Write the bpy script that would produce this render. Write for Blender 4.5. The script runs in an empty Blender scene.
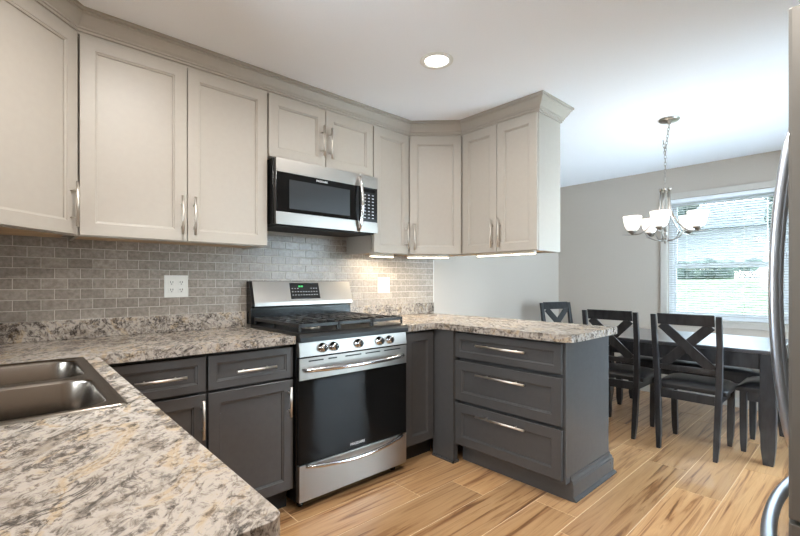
import bpy, bmesh, math, random
from mathutils import Vector, Matrix
random.seed(7)
SC = bpy.context.scene
COL = SC.collection
PI = math.pi

# ------------------------------------------------------------------ camera
cam_d = bpy.data.cameras.new('camera')
cam = bpy.data.objects.new('camera', cam_d)
COL.objects.link(cam)
cam.location = (-1.0801, -2.6221, 1.185)
cam.rotation_euler = (PI/2, 0, math.radians(47.668 - 90))
cam_d.sensor_width = 36
cam_d.lens = 428.056/800*36
cam_d.shift_y = 13.27/800
cam_d.clip_start = 0.02
SC.camera = cam

# ------------------------------------------------------------------ exposure
SC.view_settings.view_transform = 'Standard'
SC.view_settings.look = 'None'
SC.view_settings.exposure = 0.22
SC.view_settings.gamma = 1.0
SC.view_settings.use_curve_mapping = False

# ------------------------------------------------------------------ world (bright overcast sky)
W = bpy.data.worlds.new('overcast_sky')
SC.world = W
W.use_nodes = True
nt = W.node_tree
bg = nt.nodes['Background']
bg.inputs['Color'].default_value = (0.70, 0.85, 1.0, 1)
bg.inputs['Strength'].default_value = 17.0

LK = dict(west=64, south=26, can=17, can_main=6, under=3.0, chand=.8, sun=2.0)
def sun_light(energy, rot, color):
    l = bpy.data.lights.new('sun', 'SUN'); l.energy = energy; l.angle = math.radians(12); l.color = color
    o = bpy.data.objects.new('sun', l); COL.objects.link(o); o.rotation_euler = rot
sun_light(LK['sun'], (math.radians(38), 0, math.radians(40)), (1, .97, .92))
def area_light(name, loc, rot, sx, sy, energy, color):
    l = bpy.data.lights.new(name, 'AREA'); l.shape = 'RECTANGLE'; l.size = sx; l.size_y = sy
    l.energy = energy; l.color = color
    o = bpy.data.objects.new(name, l); COL.objects.link(o); o.location = loc; o.rotation_euler = rot
    return o
# daylight lamps added outside the two made-up openings out of the picture
area_light('added_light_sink', (-1.72, -1.15, 1.62), (0, -PI/2, 0), .95, .9, LK['west'], (.93, .97, 1))
area_light('added_light_patio', (2.55, -3.62, 1.10), (PI/2, 0, 0), 1.9, 2.0, LK['south'], (.66, .84, 1))

# ------------------------------------------------------------------ dimensions
XW, XE, YN, YS, ZC = -1.49, 3.99, 0.0, -3.30, 2.354
ZT, ZTB = 0.905, 0.865       # worktop top / underside

# ------------------------------------------------------------------ materials
def srgb(r, g, b):
    f = lambda c: (c/255/12.92) if c/255 <= .04045 else ((c/255+.055)/1.055)**2.4
    return (f(r), f(g), f(b), 1)
def new_mat(name):
    m = bpy.data.materials.new(name); m.use_nodes = True
    nt = m.node_tree
    return m, nt, nt.nodes['Principled BSDF']
def N(nt, t, **kw):
    n = nt.nodes.new(t)
    for k, v in kw.items():
        if k in n.inputs.keys(): n.inputs[k].default_value = v
        else: setattr(n, k, v)
    return n
def L(nt, a, ao, b, bi): nt.links.new(a.outputs[ao], b.inputs[bi])
def coords(nt, scale=(1, 1, 1), rot=(0, 0, 0), out='Object'):
    tc = N(nt, 'ShaderNodeTexCoord'); mp = N(nt, 'ShaderNodeMapping')
    mp.inputs['Scale'].default_value = scale; mp.inputs['Rotation'].default_value = rot
    L(nt, tc, out, mp, 'Vector'); return mp
def turned(nt, deg, scale):
    tc = N(nt, 'ShaderNodeTexCoord'); a = N(nt, 'ShaderNodeMapping'); b = N(nt, 'ShaderNodeMapping')
    a.inputs['Rotation'].default_value = (0, 0, math.radians(-deg)); b.inputs['Scale'].default_value = scale
    L(nt, tc, 'Object', a, 'Vector'); L(nt, a, 'Vector', b, 'Vector'); return b
def ramp(nt, stops, interp='LINEAR'):
    r = N(nt, 'ShaderNodeValToRGB'); e = r.color_ramp.elements; r.color_ramp.interpolation = interp
    while len(e) > 1: e.remove(e[-1])
    e[0].position, e[0].color = stops[0]
    for p, c in stops[1:]:
        x = e.new(p); x.color = c
    return r
def bump(nt, p, src, out, strength, dist=.002):
    b = N(nt, 'ShaderNodeBump'); b.inputs['Strength'].default_value = strength; b.inputs['Distance'].default_value = dist
    L(nt, src, out, b, 'Height'); L(nt, b, 'Normal', p, 'Normal'); return b
def paint(name, col, rough=.4, nscale=60, bmp=.05, var=.04, spec=.5):
    m, nt, p = new_mat(name)
    mp = coords(nt); n = N(nt, 'ShaderNodeTexNoise', Scale=nscale, Detail=4)
    L(nt, mp, 'Vector', n, 'Vector')
    c = Vector(col[:3])
    r = ramp(nt, [(.3, (*(c*(1-var)), 1)), (.7, (*(c*(1+var)), 1))])
    L(nt, n, 'Fac', r, 'Fac'); L(nt, r, 'Color', p, 'Base Color')
    p.inputs['Roughness'].default_value = rough
    p.inputs['Specular IOR Level'].default_value = spec
    if bmp: bump(nt, p, n, 'Fac', bmp)
    return m
def metal(name, col, rough=.25, stretch=(2, 2, 90), bmp=0, metallic=1.0):
    m, nt, p = new_mat(name)
    mp = coords(nt, stretch); n = N(nt, 'ShaderNodeTexNoise', Scale=4, Detail=3)
    L(nt, mp, 'Vector', n, 'Vector')
    r = ramp(nt, [(.3, (rough*.95,)*3 + (1,)), (.7, (rough*1.06,)*3 + (1,))])
    L(nt, n, 'Fac', r, 'Fac'); L(nt, r, 'Color', p, 'Roughness')
    p.inputs['Base Color'].default_value = col; p.inputs['Metallic'].default_value = metallic
    if bmp: bump(nt, p, n, 'Fac', bmp, .0006)
    return m
def emitter(name, col, strength, base=(.9, .9, .9, 1)):
    m, nt, p = new_mat(name)
    mp = coords(nt); n = N(nt, 'ShaderNodeTexNoise', Scale=8)
    L(nt, mp, 'Vector', n, 'Vector')
    r = ramp(nt, [(.2, (*(Vector(col[:3])*.96), 1)), (.8, col)])
    L(nt, n, 'Fac', r, 'Fac'); L(nt, r, 'Color', p, 'Emission Color')
    p.inputs['Base Color'].default_value = base; p.inputs['Emission Strength'].default_value = strength
    p.inputs['Roughness'].default_value = .3
    return m
M = {}
M['upper'] = paint('cabinet_paint_light', srgb(166, 159, 149), .46, 40, .03, .015)
M['base'] = paint('cabinet_paint_grey', srgb(72, 71, 71), .27, 40, .03, .03)
M['wall'] = paint('wall_paint', srgb(178, 168, 157), .6, 120, .12, .015, .3)
M['ceiling'] = paint('ceiling_paint', srgb(240, 243, 248), .8, 150, .15, .01, .2)
M['trimpaint'] = paint('trim_paint', srgb(184, 178, 170), .45, 50, .03, .02)
M['white'] = paint('white_plastic', srgb(222, 220, 214), .35, 30, 0, .01)
M['vinyl'] = paint('window_vinyl', srgb(232, 236, 240), .4, 30, 0, .01)
M['black'] = paint('black_enamel', srgb(16, 16, 17), .16, 30, 0, .05)
M['cookblack'] = paint('satin_black_enamel', srgb(15, 15, 16), .34, 30, 0, .05)
M['blackmatte'] = paint('black_iron', srgb(20, 20, 21), .32, 90, .1, .1)
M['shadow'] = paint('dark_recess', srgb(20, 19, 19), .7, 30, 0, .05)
M['steel'] = metal('stainless_steel', srgb(158, 153, 147), .36)
M['steel_v'] = metal('stainless_steel_vertical', srgb(150, 149, 147), .34, (90, 90, 2))
M['nickel'] = metal('brushed_nickel', srgb(206, 199, 190), .4, (20, 20, 20), 0)
M['chrome'] = metal('polished_steel', srgb(222, 222, 224), .12, (30, 30, 30), 0)
M['fridge_side'] = metal('fridge_side_steel', srgb(120, 116, 110), .45, (3, 3, 60), 0, .4)
M['handle_steel'] = metal('handle_steel', srgb(205, 211, 222), .32, (3, 3, 3), 0)
M['fridge_door'] = metal('fridge_door_steel', srgb(108, 104, 98), .42, (3, 3, 60), 0, .5)
M['sink'] = metal('sink_steel', srgb(120, 112, 104), .24, (30, 4, 4), 0)
M['leather'] = paint('black_leather', srgb(30, 29, 30), .33, 160, .25, .1)
M['bulbglow'] = emitter('frosted_glass_lit', (1, .93, .84, 1), .62)
M['pewter'] = metal('satin_nickel_dark', srgb(150, 146, 140), .3, (20, 20, 20), 0)
M['canlens'] = emitter('can_light_lens', (1, .97, .92, 1), 6)
M['ledbar'] = emitter('under_cabinet_led', (1, .86, .62, 1), 7)
M['green'] = emitter('green_digits', (.1, .9, .25, 1), .8, (.02, .1, .03, 1))
M['letters'] = paint('silver_lettering', srgb(225, 225, 225), .35, 30, 0, .02)
M['keys'] = paint('grey_key_print', srgb(170, 172, 176), .5, 30, 0, .05)

def wood_mat(name, c1, c2, sc, rough=.45):
    m, nt, p = new_mat(name)
    mp = coords(nt, sc); n = N(nt, 'ShaderNodeTexNoise', Scale=3, Detail=8, Distortion=.6)
    L(nt, mp, 'Vector', n, 'Vector'); r = ramp(nt, [(.35, c1), (.65, c2)])
    L(nt, n, 'Fac', r, 'Fac'); L(nt, r, 'Color', p, 'Base Color'); p.inputs['Roughness'].default_value = rough
    bump(nt, p, n, 'Fac', .12)
    return m
M['ply'] = wood_mat('raw_cabinet_wood', srgb(176, 142, 100), srgb(206, 174, 130), (2, 14, 14))
M['darkwood'] = wood_mat('charcoal_stained_wood', srgb(26, 26, 28), srgb(44, 44, 46), (9, 9, 2.5), .3)
M['darktop'] = wood_mat('charcoal_table_top', srgb(46, 46, 50), srgb(64, 64, 68), (8, 2, 8), .24)
M['darktop'].node_tree.nodes['Principled BSDF'].inputs['Coat Weight'].default_value = .9; M['darktop'].node_tree.nodes['Principled BSDF'].inputs['Coat Roughness'].default_value = .28
M['bark'] = wood_mat('tree_bark', srgb(70, 55, 42), srgb(105, 88, 70), (8, 8, 2), .9)

def glass_thin(name, tint=(1, 1, 1, 1), refl=.06):
    m = bpy.data.materials.new(name); m.use_nodes = True; nt = m.node_tree
    nt.nodes.remove(nt.nodes['Principled BSDF']); out = nt.nodes['Material Output']
    t = N(nt, 'ShaderNodeBsdfTransparent'); t.inputs['Color'].default_value = tint
    g = N(nt, 'ShaderNodeBsdfGlossy'); g.inputs['Roughness'].default_value = .02
    f = N(nt, 'ShaderNodeFresnel', IOR=1.45); mx = N(nt, 'ShaderNodeMixShader')
    L(nt, f, 'Fac', mx, 0); L(nt, t, 'BSDF', mx, 1); L(nt, g, 'BSDF', mx, 2); L(nt, mx, 'Shader', out, 'Surface')
    return m
M['pane'] = glass_thin('window_glass', (.96, .98, .98, 1))
def dark_glass(name, col, rough=.05):
    m, nt, p = new_mat(name)
    mp = coords(nt); n = N(nt, 'ShaderNodeTexNoise', Scale=3)
    L(nt, mp, 'Vector', n, 'Vector')
    r = ramp(nt, [(.3, col), (.7, (*(Vector(col[:3])*1.15), 1))]); L(nt, n, 'Fac', r, 'Fac'); L(nt, r, 'Color', p, 'Base Color')
    p.inputs['Roughness'].default_value = rough; p.inputs['Specular IOR Level'].default_value = .13
    return m
M['ovenglass'] = dark_glass('oven_door_glass', (.006, .006, .006, 1))

VEIN = 55
def granite():
    m, nt, p = new_mat('granite_laminate')
    mp = turned(nt, VEIN, (.8, 1.55, 1.2))
    big = N(nt, 'ShaderNodeTexNoise', Scale=7, Detail=8, Roughness=.68, Distortion=1.3); L(nt, mp, 'Vector', big, 'Vector')
    r1 = ramp(nt, [(.30, srgb(108, 99, 92)), (.39, srgb(150, 140, 130)), (.46, srgb(170, 163, 156)), (.54, srgb(176, 168, 160)), (.60, srgb(170, 152, 128)), (.66, srgb(180, 171, 160)), (.78, srgb(128, 118, 110))])
    L(nt, big, 'Fac', r1, 'Fac')
    mp2 = turned(nt, VEIN, (.9, 1.25, 1.1))
    fine = N(nt, 'ShaderNodeTexNoise', Scale=55, Detail=8, Roughness=.7, Distortion=.6); L(nt, mp2, 'Vector', fine, 'Vector')
    r2 = ramp(nt, [(.35, srgb(92, 86, 82)), (.44, srgb(190, 184, 178)), (.50, srgb(234, 232, 230)), (.62, srgb(240, 236, 228)), (.70, srgb(214, 196, 168))])
    L(nt, fine, 'Fac', r2, 'Fac')
    mx = N(nt, 'ShaderNodeMixRGB', blend_type='MULTIPLY'); mx.inputs[0].default_value = .95
    L(nt, r1, 'Color', mx, 1); L(nt, r2, 'Color', mx, 2)
    v = N(nt, 'ShaderNodeTexNoise', Scale=10, Detail=10, Roughness=.7, Distortion=1.0); L(nt, mp, 'Vector', v, 'Vector')
    r3 = ramp(nt, [(.45, (1, 1, 1, 1)), (.487, (.10, .09, .09, 1)), (.500, (.12, .11, .11, 1)), (.54, (1, 1, 1, 1))])
    L(nt, v, 'Fac', r3, 'Fac')
    mk = N(nt, 'ShaderNodeTexNoise', Scale=11, Detail=6, Roughness=.65); L(nt, mp2, 'Vector', mk, 'Vector')
    rk = ramp(nt, [(.44, (0, 0, 0, 1)), (.56, (.9, .9, .9, 1))]); L(nt, mk, 'Fac', rk, 'Fac')
    mv = N(nt, 'ShaderNodeMixRGB', blend_type='MULTIPLY')
    L(nt, rk, 'Color', mv, 0); L(nt, mx, 'Color', mv, 1); L(nt, r3, 'Color', mv, 2)
    L(nt, mv, 'Color', p, 'Base Color'); p.inputs['Roughness'].default_value = .26
    return m
M['granite'] = granite()

def attr_tile(name, stops, grain_sc, rough, noise_scale=3, dist=1.0):
    """colour from noise along the piece, shifted and tinted by the piece's own random number"""
    m, nt, p = new_mat(name)
    at = N(nt, 'ShaderNodeAttribute'); at.attribute_name = 'piece'
    tc = N(nt, 'ShaderNodeTexCoord'); mp = N(nt, 'ShaderNodeMapping'); mp.inputs['Scale'].default_value = grain_sc
    off = N(nt, 'ShaderNodeVectorMath', operation='MULTIPLY_ADD'); off.inputs[1].default_value = (37, 91, 53)
    L(nt, at, 'Color', off, 0); L(nt, tc, 'Object', off, 2); L(nt, off, 'Vector', mp, 'Vector')
    n = N(nt, 'ShaderNodeTexNoise', Scale=noise_scale, Detail=9, Roughness=.6, Distortion=dist); L(nt, mp, 'Vector', n, 'Vector')
    r = ramp(nt, stops); L(nt, n, 'Fac', r, 'Fac')
    hs = N(nt, 'ShaderNodeHueSaturation'); L(nt, r, 'Color', hs, 'Color')
    sep = N(nt, 'ShaderNodeSeparateColor'); L(nt, at, 'Color', sep, 'Color')
    mr = N(nt, 'ShaderNodeMapRange'); mr.inputs['To Min'].default_value = .78; mr.inputs['To Max'].default_value = 1.16
    L(nt, sep, 'Red', mr, 'Value'); L(nt, mr, 'Result', hs, 'Value')
    L(nt, hs, 'Color', p, 'Base Color'); p.inputs['Roughness'].default_value = rough
    bump(nt, p, n, 'Fac', .10, .001)
    return m, nt, p, n
M['tile'], *_ = attr_tile('grey_wall_tile', [(.32, srgb(138, 127, 117)), (.5, srgb(156, 146, 136)), (.68, srgb(174, 163, 152))], (14, 14, 14), .3, 4, .1)
M['grout'] = paint('tile_grout', srgb(206, 198, 188), .8, 200, .1, .03)
M['floorgrout'] = paint('floor_grout', srgb(220, 194, 160), .7, 200, .1, .03)
M['plank'], ntp, pp, _ = attr_tile('wood_look_floor_tile',
    [(.32, srgb(106, 70, 44)), (.39, srgb(152, 108, 70)), (.45, srgb(186, 142, 98)), (.57, srgb(202, 160, 114)), (.66, srgb(164, 120, 80))], (.42, 10.0, 1), .3, 2.6)
pp.inputs['Coat Weight'].default_value = .6; pp.inputs['Coat Roughness'].default_value = .2

# ------------------------------------------------------------------ mesh helpers
class MB:
    """collects shapes, in world or local coordinates"""
    def __init__(s): s.bm = bmesh.new()
    def box(s, x0, x1, y0, y1, z0, z1, mat=None):
        vs = [s.bm.verts.new(v) for v in ((x0,y0,z0),(x1,y0,z0),(x1,y1,z0),(x0,y1,z0),(x0,y0,z1),(x1,y0,z1),(x1,y1,z1),(x0,y1,z1))]
        if mat is not None:
            for v in vs: v.co = mat @ v.co
        for f in ((0,3,2,1),(4,5,6,7),(0,1,5,4),(1,2,6,5),(2,3,7,6),(3,0,4,7)): s.bm.faces.new([vs[i] for i in f])
        return s
    def prism(s, pts, z0, z1, mat=None):
        a = [s.bm.verts.new((x, y, z0)) for x, y in pts]; b = [s.bm.verts.new((x, y, z1)) for x, y in pts]
        if mat is not None:
            for v in a+b: v.co = mat @ v.co
        n = len(pts)
        s.bm.faces.new(a[::-1]); s.bm.faces.new(b)
        for i in range(n): s.bm.faces.new((a[i], a[(i+1) % n], b[(i+1) % n], b[i]))
        return s
    def hexa(s, lo, hi):
        a = [s.bm.verts.new(v) for v in lo]; b = [s.bm.verts.new(v) for v in hi]
        s.bm.faces.new(a[::-1]); s.bm.faces.new(b)
        for i in range(4): s.bm.faces.new((a[i], a[(i+1) % 4], b[(i+1) % 4], b[i]))
        return s
    def tube(s, pts, r, seg=12, closed=False, cap=True, flat=1.0):
        pts = [Vector(p) for p in pts]; n = len(pts)
        rad = r if isinstance(r, (list, tuple)) else [r]*n
        t0 = (pts[1]-pts[0]).normalized()
        up = Vector((0, 0, 1)) if abs(t0.z) < .9 else Vector((1, 0, 0))
        rings = []
        for i, p in enumerate(pts):
            if closed: t = (pts[(i+1) % n]-pts[i-1]).normalized()
            else: t = (pts[min(i+1, n-1)]-pts[max(i-1, 0)]).normalized()
            a = t.cross(up)
            if a.length < 1e-4: a = t.cross(Vector((0, 1, 0)))
            a.normalize(); b = a.cross(t).normalized(); up = b
            rings.append([s.bm.verts.new(p + (a*math.cos(2*PI*k/seg)*flat + b*math.sin(2*PI*k/seg))*rad[i]) for k in range(seg)])
        m = n if closed else n-1
        for i in range(m):
            A, B = rings[i], rings[(i+1) % n]
            for k in range(seg):
                f = s.bm.faces.new((A[k], A[(k+1) % seg], B[(k+1) % seg], B[k])); f.smooth = True
        if cap and not closed:
            s.bm.faces.new(rings[0]); s.bm.faces.new(rings[-1][::-1])
        return s
    def lathe(s, prof, c=(0, 0, 0), seg=32, axis=None, close=False):
        """prof: (radius, height); axis: matrix turning local z"""
        c = Vector(c); rings = []
        for r, z in prof:
            ring = []
            for k in range(seg):
                v = Vector((r*math.cos(2*PI*k/seg), r*math.sin(2*PI*k/seg), z))
                if axis is not None: v = axis @ v
                ring.append(s.bm.verts.new(c+v))
            rings.append(ring)
        for i in range(len(rings)-1):
            for k in range(seg):
                f = s.bm.faces.new((rings[i][k], rings[i][(k+1) % seg], rings[i+1][(k+1) % seg], rings[i+1][k])); f.smooth = True
        if close:
            s.bm.faces.new(rings[0][::-1]); s.bm.faces.new(rings[-1])
        return s
    def sweep(s, prof, path, z=0):
        """prof: (out, z) closed polygon; path: xy polyline; out is to the right of travel"""
        P = [Vector((x, y)) for x, y in path]; n = len(P); rings = []
        for i in range(n):
            d0 = (P[i]-P[i-1]).normalized() if i > 0 else (P[1]-P[0]).normalized()
            d1 = (P[i+1]-P[i]).normalized() if i < n-1 else d0
            n0 = Vector((d0.y, -d0.x)); n1 = Vector((d1.y, -d1.x)); m = (n0+n1).normalized(); m = m/max(m.dot(n0), .2)
            rings.append([s.bm.verts.new((P[i].x+m.x*o, P[i].y+m.y*o, z+zz)) for o, zz in prof])
        k = len(prof)
        for i in range(n-1):
            for j in range(k): s.bm.faces.new((rings[i][j], rings[i][(j+1) % k], rings[i+1][(j+1) % k], rings[i+1][j]))
        s.bm.faces.new(rings[0]); s.bm.faces.new(rings[-1][::-1])
        return s
def obj(name, mb, mat, parent=None, bevel=0, seg=2, sub=0, smooth=False, local=False):
    bm = mb.bm if isinstance(mb, MB) else mb
    bmesh.ops.recalc_face_normals(bm, faces=bm.faces)
    if parent is not None and not local:
        pr = parent; off = Vector((0, 0, 0))
        while pr is not None: off += Vector(pr.location); pr = pr.parent
        bmesh.ops.translate(bm, verts=bm.verts, vec=-off)
    if smooth:
        for f in bm.faces: f.smooth = True
    me = bpy.data.meshes.new(name); bm.to_mesh(me); bm.free()
    me.materials.append(M[mat] if isinstance(mat, str) else mat)
    o = bpy.data.objects.new(name, me); COL.objects.link(o)
    if parent is not None: o.parent = parent
    if bevel:
        b = o.modifiers.new('bevel', 'BEVEL'); b.width = bevel; b.segments = seg; b.limit_method = 'ANGLE'; b.angle_limit = math.radians(35)
        b.harden_normals = False
    if sub:
        q = o.modifiers.new('subsurf', 'SUBSURF'); q.levels = sub; q.render_levels = sub
    return o
def tag(o, label, cat, group=None):
    o['label'] = label; o['category'] = cat
    if group: o['group'] = group
    return o
def thing(name, label, cat, loc=(0, 0, 0), group=None, rz=0):
    o = bpy.data.objects.new(name, None); COL.objects.link(o); o.empty_display_size = .1
    o.location = loc; o.rotation_euler = (0, 0, rz)
    return tag(o, label, cat, group)
def struct(name, mb, mat, **kw):
    o = obj(name, mb, mat, **kw)
    if o.parent is None: o['kind'] = 'structure'
    return o
def text_mesh(name, txt, size, mat, parent, origin, u, v, extrude=.0004):
    c = bpy.data.curves.new(name, 'FONT'); c.body = txt; c.size = size; c.extrude = extrude; c.align_x = 'CENTER'; c.align_y = 'CENTER'
    t = bpy.data.objects.new(name+'_curve', c); COL.objects.link(t)
    dg = bpy.context.evaluated_depsgraph_get(); me = bpy.data.meshes.new_from_object(t.evaluated_get(dg))
    bpy.data.objects.remove(t, do_unlink=True)
    u = Vector(u); v = Vector(v); n = u.cross(v)
    mt = Matrix.Translation(Vector(origin)) @ Matrix((u, v, n)).transposed().to_4x4()
    off = Vector((0, 0, 0)); pr = parent
    while pr is not None: off += Vector(pr.location); pr = pr.parent
    me.transform(Matrix.Translation(-off) @ mt); me.materials.clear(); me.materials.append(M[mat])
    o = bpy.data.objects.new(name, me); COL.objects.link(o); o.parent = parent
    return o

# ------------------------------------------------------------------ cabinet helpers
def frame(o, u, n):
    """maps (a along width, d outward, z) to world"""
    u = Vector((*u, 0)).normalized(); n = Vector((*n, 0)).normalized()
    m = Matrix.Identity(4)
    m.col[0] = (*u, 0); m.col[1] = (*n, 0); m.col[2] = (0, 0, 1, 0); m.col[3] = (*o, 1)
    return m
def panel_bm(F, a0, a1, z0, z1, t=.02, rail=.055, dep=.0115):
    """shaker front: d from 0 (back) to t (face)"""
    mb = MB(); bm = mb.bm
    def ring(ins, d): return [bm.verts.new(F @ Vector(p)) for p in ((a0+ins, d, z0+ins), (a1-ins, d, z0+ins), (a1-ins, d, z1-ins), (a0+ins, d, z1-ins))]
    R = [ring(0, 0), ring(0, t-.002), ring(.002, t), ring(rail, t), ring(rail+.0015, t-.003), ring(rail+.0085, t-.0055), ring(rail+.0095, t-dep)]
    for A, B in zip(R, R[1:]):
        for i in range(4): bm.faces.new((A[i], A[(i+1) % 4], B[(i+1) % 4], B[i]))
    bm.faces.new(R[0][::-1]); bm.faces.new(R[-1])
    return mb
def pull_bm(F, a, z, length, vertical, d0=.02, r=.0065, stand=.03):
    mb = MB(); h = length/2; e = length*.3
    def P(s, d): return F @ Vector((a, d, z+s) if vertical else (a+s, d, z))
    mb.tube([P(-h, d0+stand), P(h, d0+stand)], r)
    for s in (-e, e): mb.tube([P(s, d0-.0005), P(s, d0+stand)], .0042, 8)
    return mb
def door(parent, F, a0, a1, z0, z1, mat, pull=None, name='door', rail=.055, plen=.19):
    d = obj(name, panel_bm(F, a0, a1, z0, z1, rail=rail), mat, parent)
    if pull: obj('handle', pull_bm(F, pull[0], pull[1], plen, pull[2]), 'nickel', d)
    return d

# ================================================================== STRUCTURE
ZTOP = ZC
# floor: grout bed and wood-look tiles as real planks
struct('floor', MB().box(XW-.1, XE+.1, YS-.1, YN+.1, -.05, -.0015), 'floorgrout')
bm = bmesh.new(); lay = bm.loops.layers.color.new('piece')
P0, PW, PL = -.7255, .2265, 1.2
offs = {0: .594, 1: .860, -1: -.03, 2: .30, 3: 1.02, 4: 2.045, 5: .55, -2: .5, -3: .1, 6: 1.75-.6, 7: .2, 8: .9, 9: .5, 10: .1, 11: .7}
for r in range(-4, 12):
    y1 = P0 - r*PW; y0 = y1-PW
    y1 = min(y1, YN); y0 = max(y0, YS)
    if y1 <= y0: continue
    o = offs.get(r, .4*r) % PL
    x = XW - PL + ((o - XW) % PL)
    while x < XE:
        a, b = max(x, XW), min(x+PL, XE)
        if b-a > .01:
            c = (random.random(), random.random(), random.random(), 1)
            g = .0019
            vs = [bm.verts.new(v) for v in ((a+g, y0+g, -.0012), (b-g, y0+g, -.0012), (b-g, y1-g, -.0012), (a+g, y1-g, -.0012),
                                             (a+g+.001, y0+g+.001, 0), (b-g-.001, y0+g+.001, 0), (b-g-.001, y1-g-.001, 0), (a+g+.001, y1-g-.001, 0))]
            for f in ((4,5,6,7),(0,1,5,4),(1,2,6,5),(2,3,7,6),(3,0,4,7)):
                fc = bm.faces.new([vs[i] for i in f])
                for l in fc.loops: l[lay] = c
        x += PL
fl = struct('floor_tiles', bm, 'plank')
struct('ceiling', MB().box(XW-.1, XE+.1, YS-.1, YN+.1, ZC, ZC+.1), 'ceiling')
struct('wall_north', MB().box(XW-.1, XE+.1, YN, YN+.1, -.05, ZC), 'wall')
def wall_hole(axis, c0, c1, lo, hi, h0, h1, z0, z1):
    mb = MB()
    for a, b, p, q in ((lo, h0, -.05, ZC), (h1, hi, -.05, ZC), (h0, h1, -.05, z0), (h0, h1, z1, ZC)):
        if b-a < 1e-4 or q-p < 1e-4: continue
        mb.box(*((c0, c1, a, b) if axis == 'x' else (a, b, c0, c1)), p, q)
    return mb
WY0, WY1, WZ0, WZ1 = -2.98, -1.20, .80, 2.03
struct('wall_east', wall_hole('x', XE, XE+.12, YS-.1, YN+.1, WY0, WY1, WZ0, WZ1), 'wall')
struct('wall_west', wall_hole('x', XW-.12, XW, YS-.1, YN+.1, -1.58, -.72, 1.14, 2.05), 'wall')
struct('wall_south', wall_hole('y', YS-.12, YS, XW-.1, XE+.1, 1.65, 3.45, -.05, 2.06), 'wall')
struct('baseboard_north', MB().box(1.72, XE-.014, -.014, 0, 0, .085), 'trimpaint', bevel=.003)
struct('baseboard_east', MB().box(XE-.014, XE, YS, -.0145, 0, .085), 'trimpaint', bevel=.003)

# window in the east wall: casing, vinyl frame, two sashes, panes, sill
def window(name, x0, xin, y0, y1, z0, z1, cas, sgn=1, mull=True):
    w = bpy.data.objects.new(name, None); COL.objects.link(w); w['kind'] = 'structure'; w.location = (x0, (y0+y1)/2, z0)
    def B(a, b, c, d, e, f): return (min(a, b), max(a, b), c, d, e, f)
    xa, xb = x0, x0-sgn*.018
    mb = MB()
    mb.box(*B(xa, xb, y0-cas, y0, z0-cas, z1+cas)).box(*B(xa, xb, y1, y1+cas, z0-cas, z1+cas))
    mb.box(*B(xa, xb, y0, y1, z1, z1+cas)).box(*B(xa, xb, y0, y1, z0-cas, z0-.012))
    obj('casing', mb, 'trimpaint', w, bevel=.003)
    obj('window_sill', MB().box(*B(x0-sgn*.034, x0+sgn*.05, y0+.002, y1-.002, z0-.012, z0+.006)), 'trimpaint', w, bevel=.004)
    f = .035; xf0, xf1 = x0+sgn*.052, x0+sgn*.115
    mb = MB()
    mb.box(*B(xf0, xf1, y0, y0+f, z0, z1)).box(*B(xf0, xf1, y1-f, y1, z0, z1)).box(*B(xf0, xf1, y0+f, y1-f, z1-f, z1)).box(*B(xf0, xf1, y0+f, y1-f, z0, z0+f))
    ys = [y0+f, (y0+y1)/2-.03, (y0+y1)/2+.03, y1-f] if mull else [y0+f, y1-f]
    if mull: mb.box(*B(xf0, xf1, ys[1], ys[2], z0+f, z1-f))
    obj('window_frame', mb, 'vinyl', w, bevel=.003)
    zm = z0+(z1-z0)*.44
    for i in range(0, len(ys), 2):
        a, b = ys[i], ys[i+1]
        for k, (p, q) in enumerate(((z0+f, zm+.02), (zm-.02, z1-f))):
            xs = x0+sgn*(.062+.024*k); t = .03
            mb = MB(); e = sgn*.022
            mb.box(*B(xs, xs+e, a, a+t, p, q)).box(*B(xs, xs+e, b-t, b, p, q)).box(*B(xs, xs+e, a+t, b-t, p, p+t+.008)).box(*B(xs, xs+e, a+t, b-t, q-t-.008, q))
            s_ = obj('sash', mb, 'vinyl', w, bevel=.002)
            obj('pane', MB().box(*B(xs+e*.4, xs+e*.6, a+t, b-t, p+t+.008, q-t-.008)), 'pane', s_)
    return w
window('window_1', XE, 1, WY0, WY1, WZ0, WZ1, .06)
window('added_window', XW, 0, -1.58, -.72, 1.14, 2.05, .06, sgn=-1, mull=False)  # unseen sink window, added so daylight enters from the left
# unseen patio door added in the south wall to let daylight in
d = bpy.data.objects.new('added_door', None); COL.objects.link(d); d['kind'] = 'structure'; d.location = (2.55, YS, 0)
mb = MB()
mb.box(1.65, 1.70, YS-.1, YS-.02, 0, 2.06).box(3.40, 3.45, YS-.1, YS-.02, 0, 2.06).box(1.70, 3.40, YS-.1, YS-.02, 2.01, 2.06).box(2.51, 2.59, YS-.1, YS-.02, .04, 2.01).box(1.70, 3.40, YS-.1, YS-.02, 0, .04)
obj('door_frame', mb, 'vinyl', d, bevel=.003)
obj('pane', MB().box(1.70, 2.51, YS-.064, YS-.058, .04, 2.01), 'pane', d)
obj('pane', MB().box(2.59, 3.40, YS-.064, YS-.058, .04, 2.01), 'pane', d)

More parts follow.
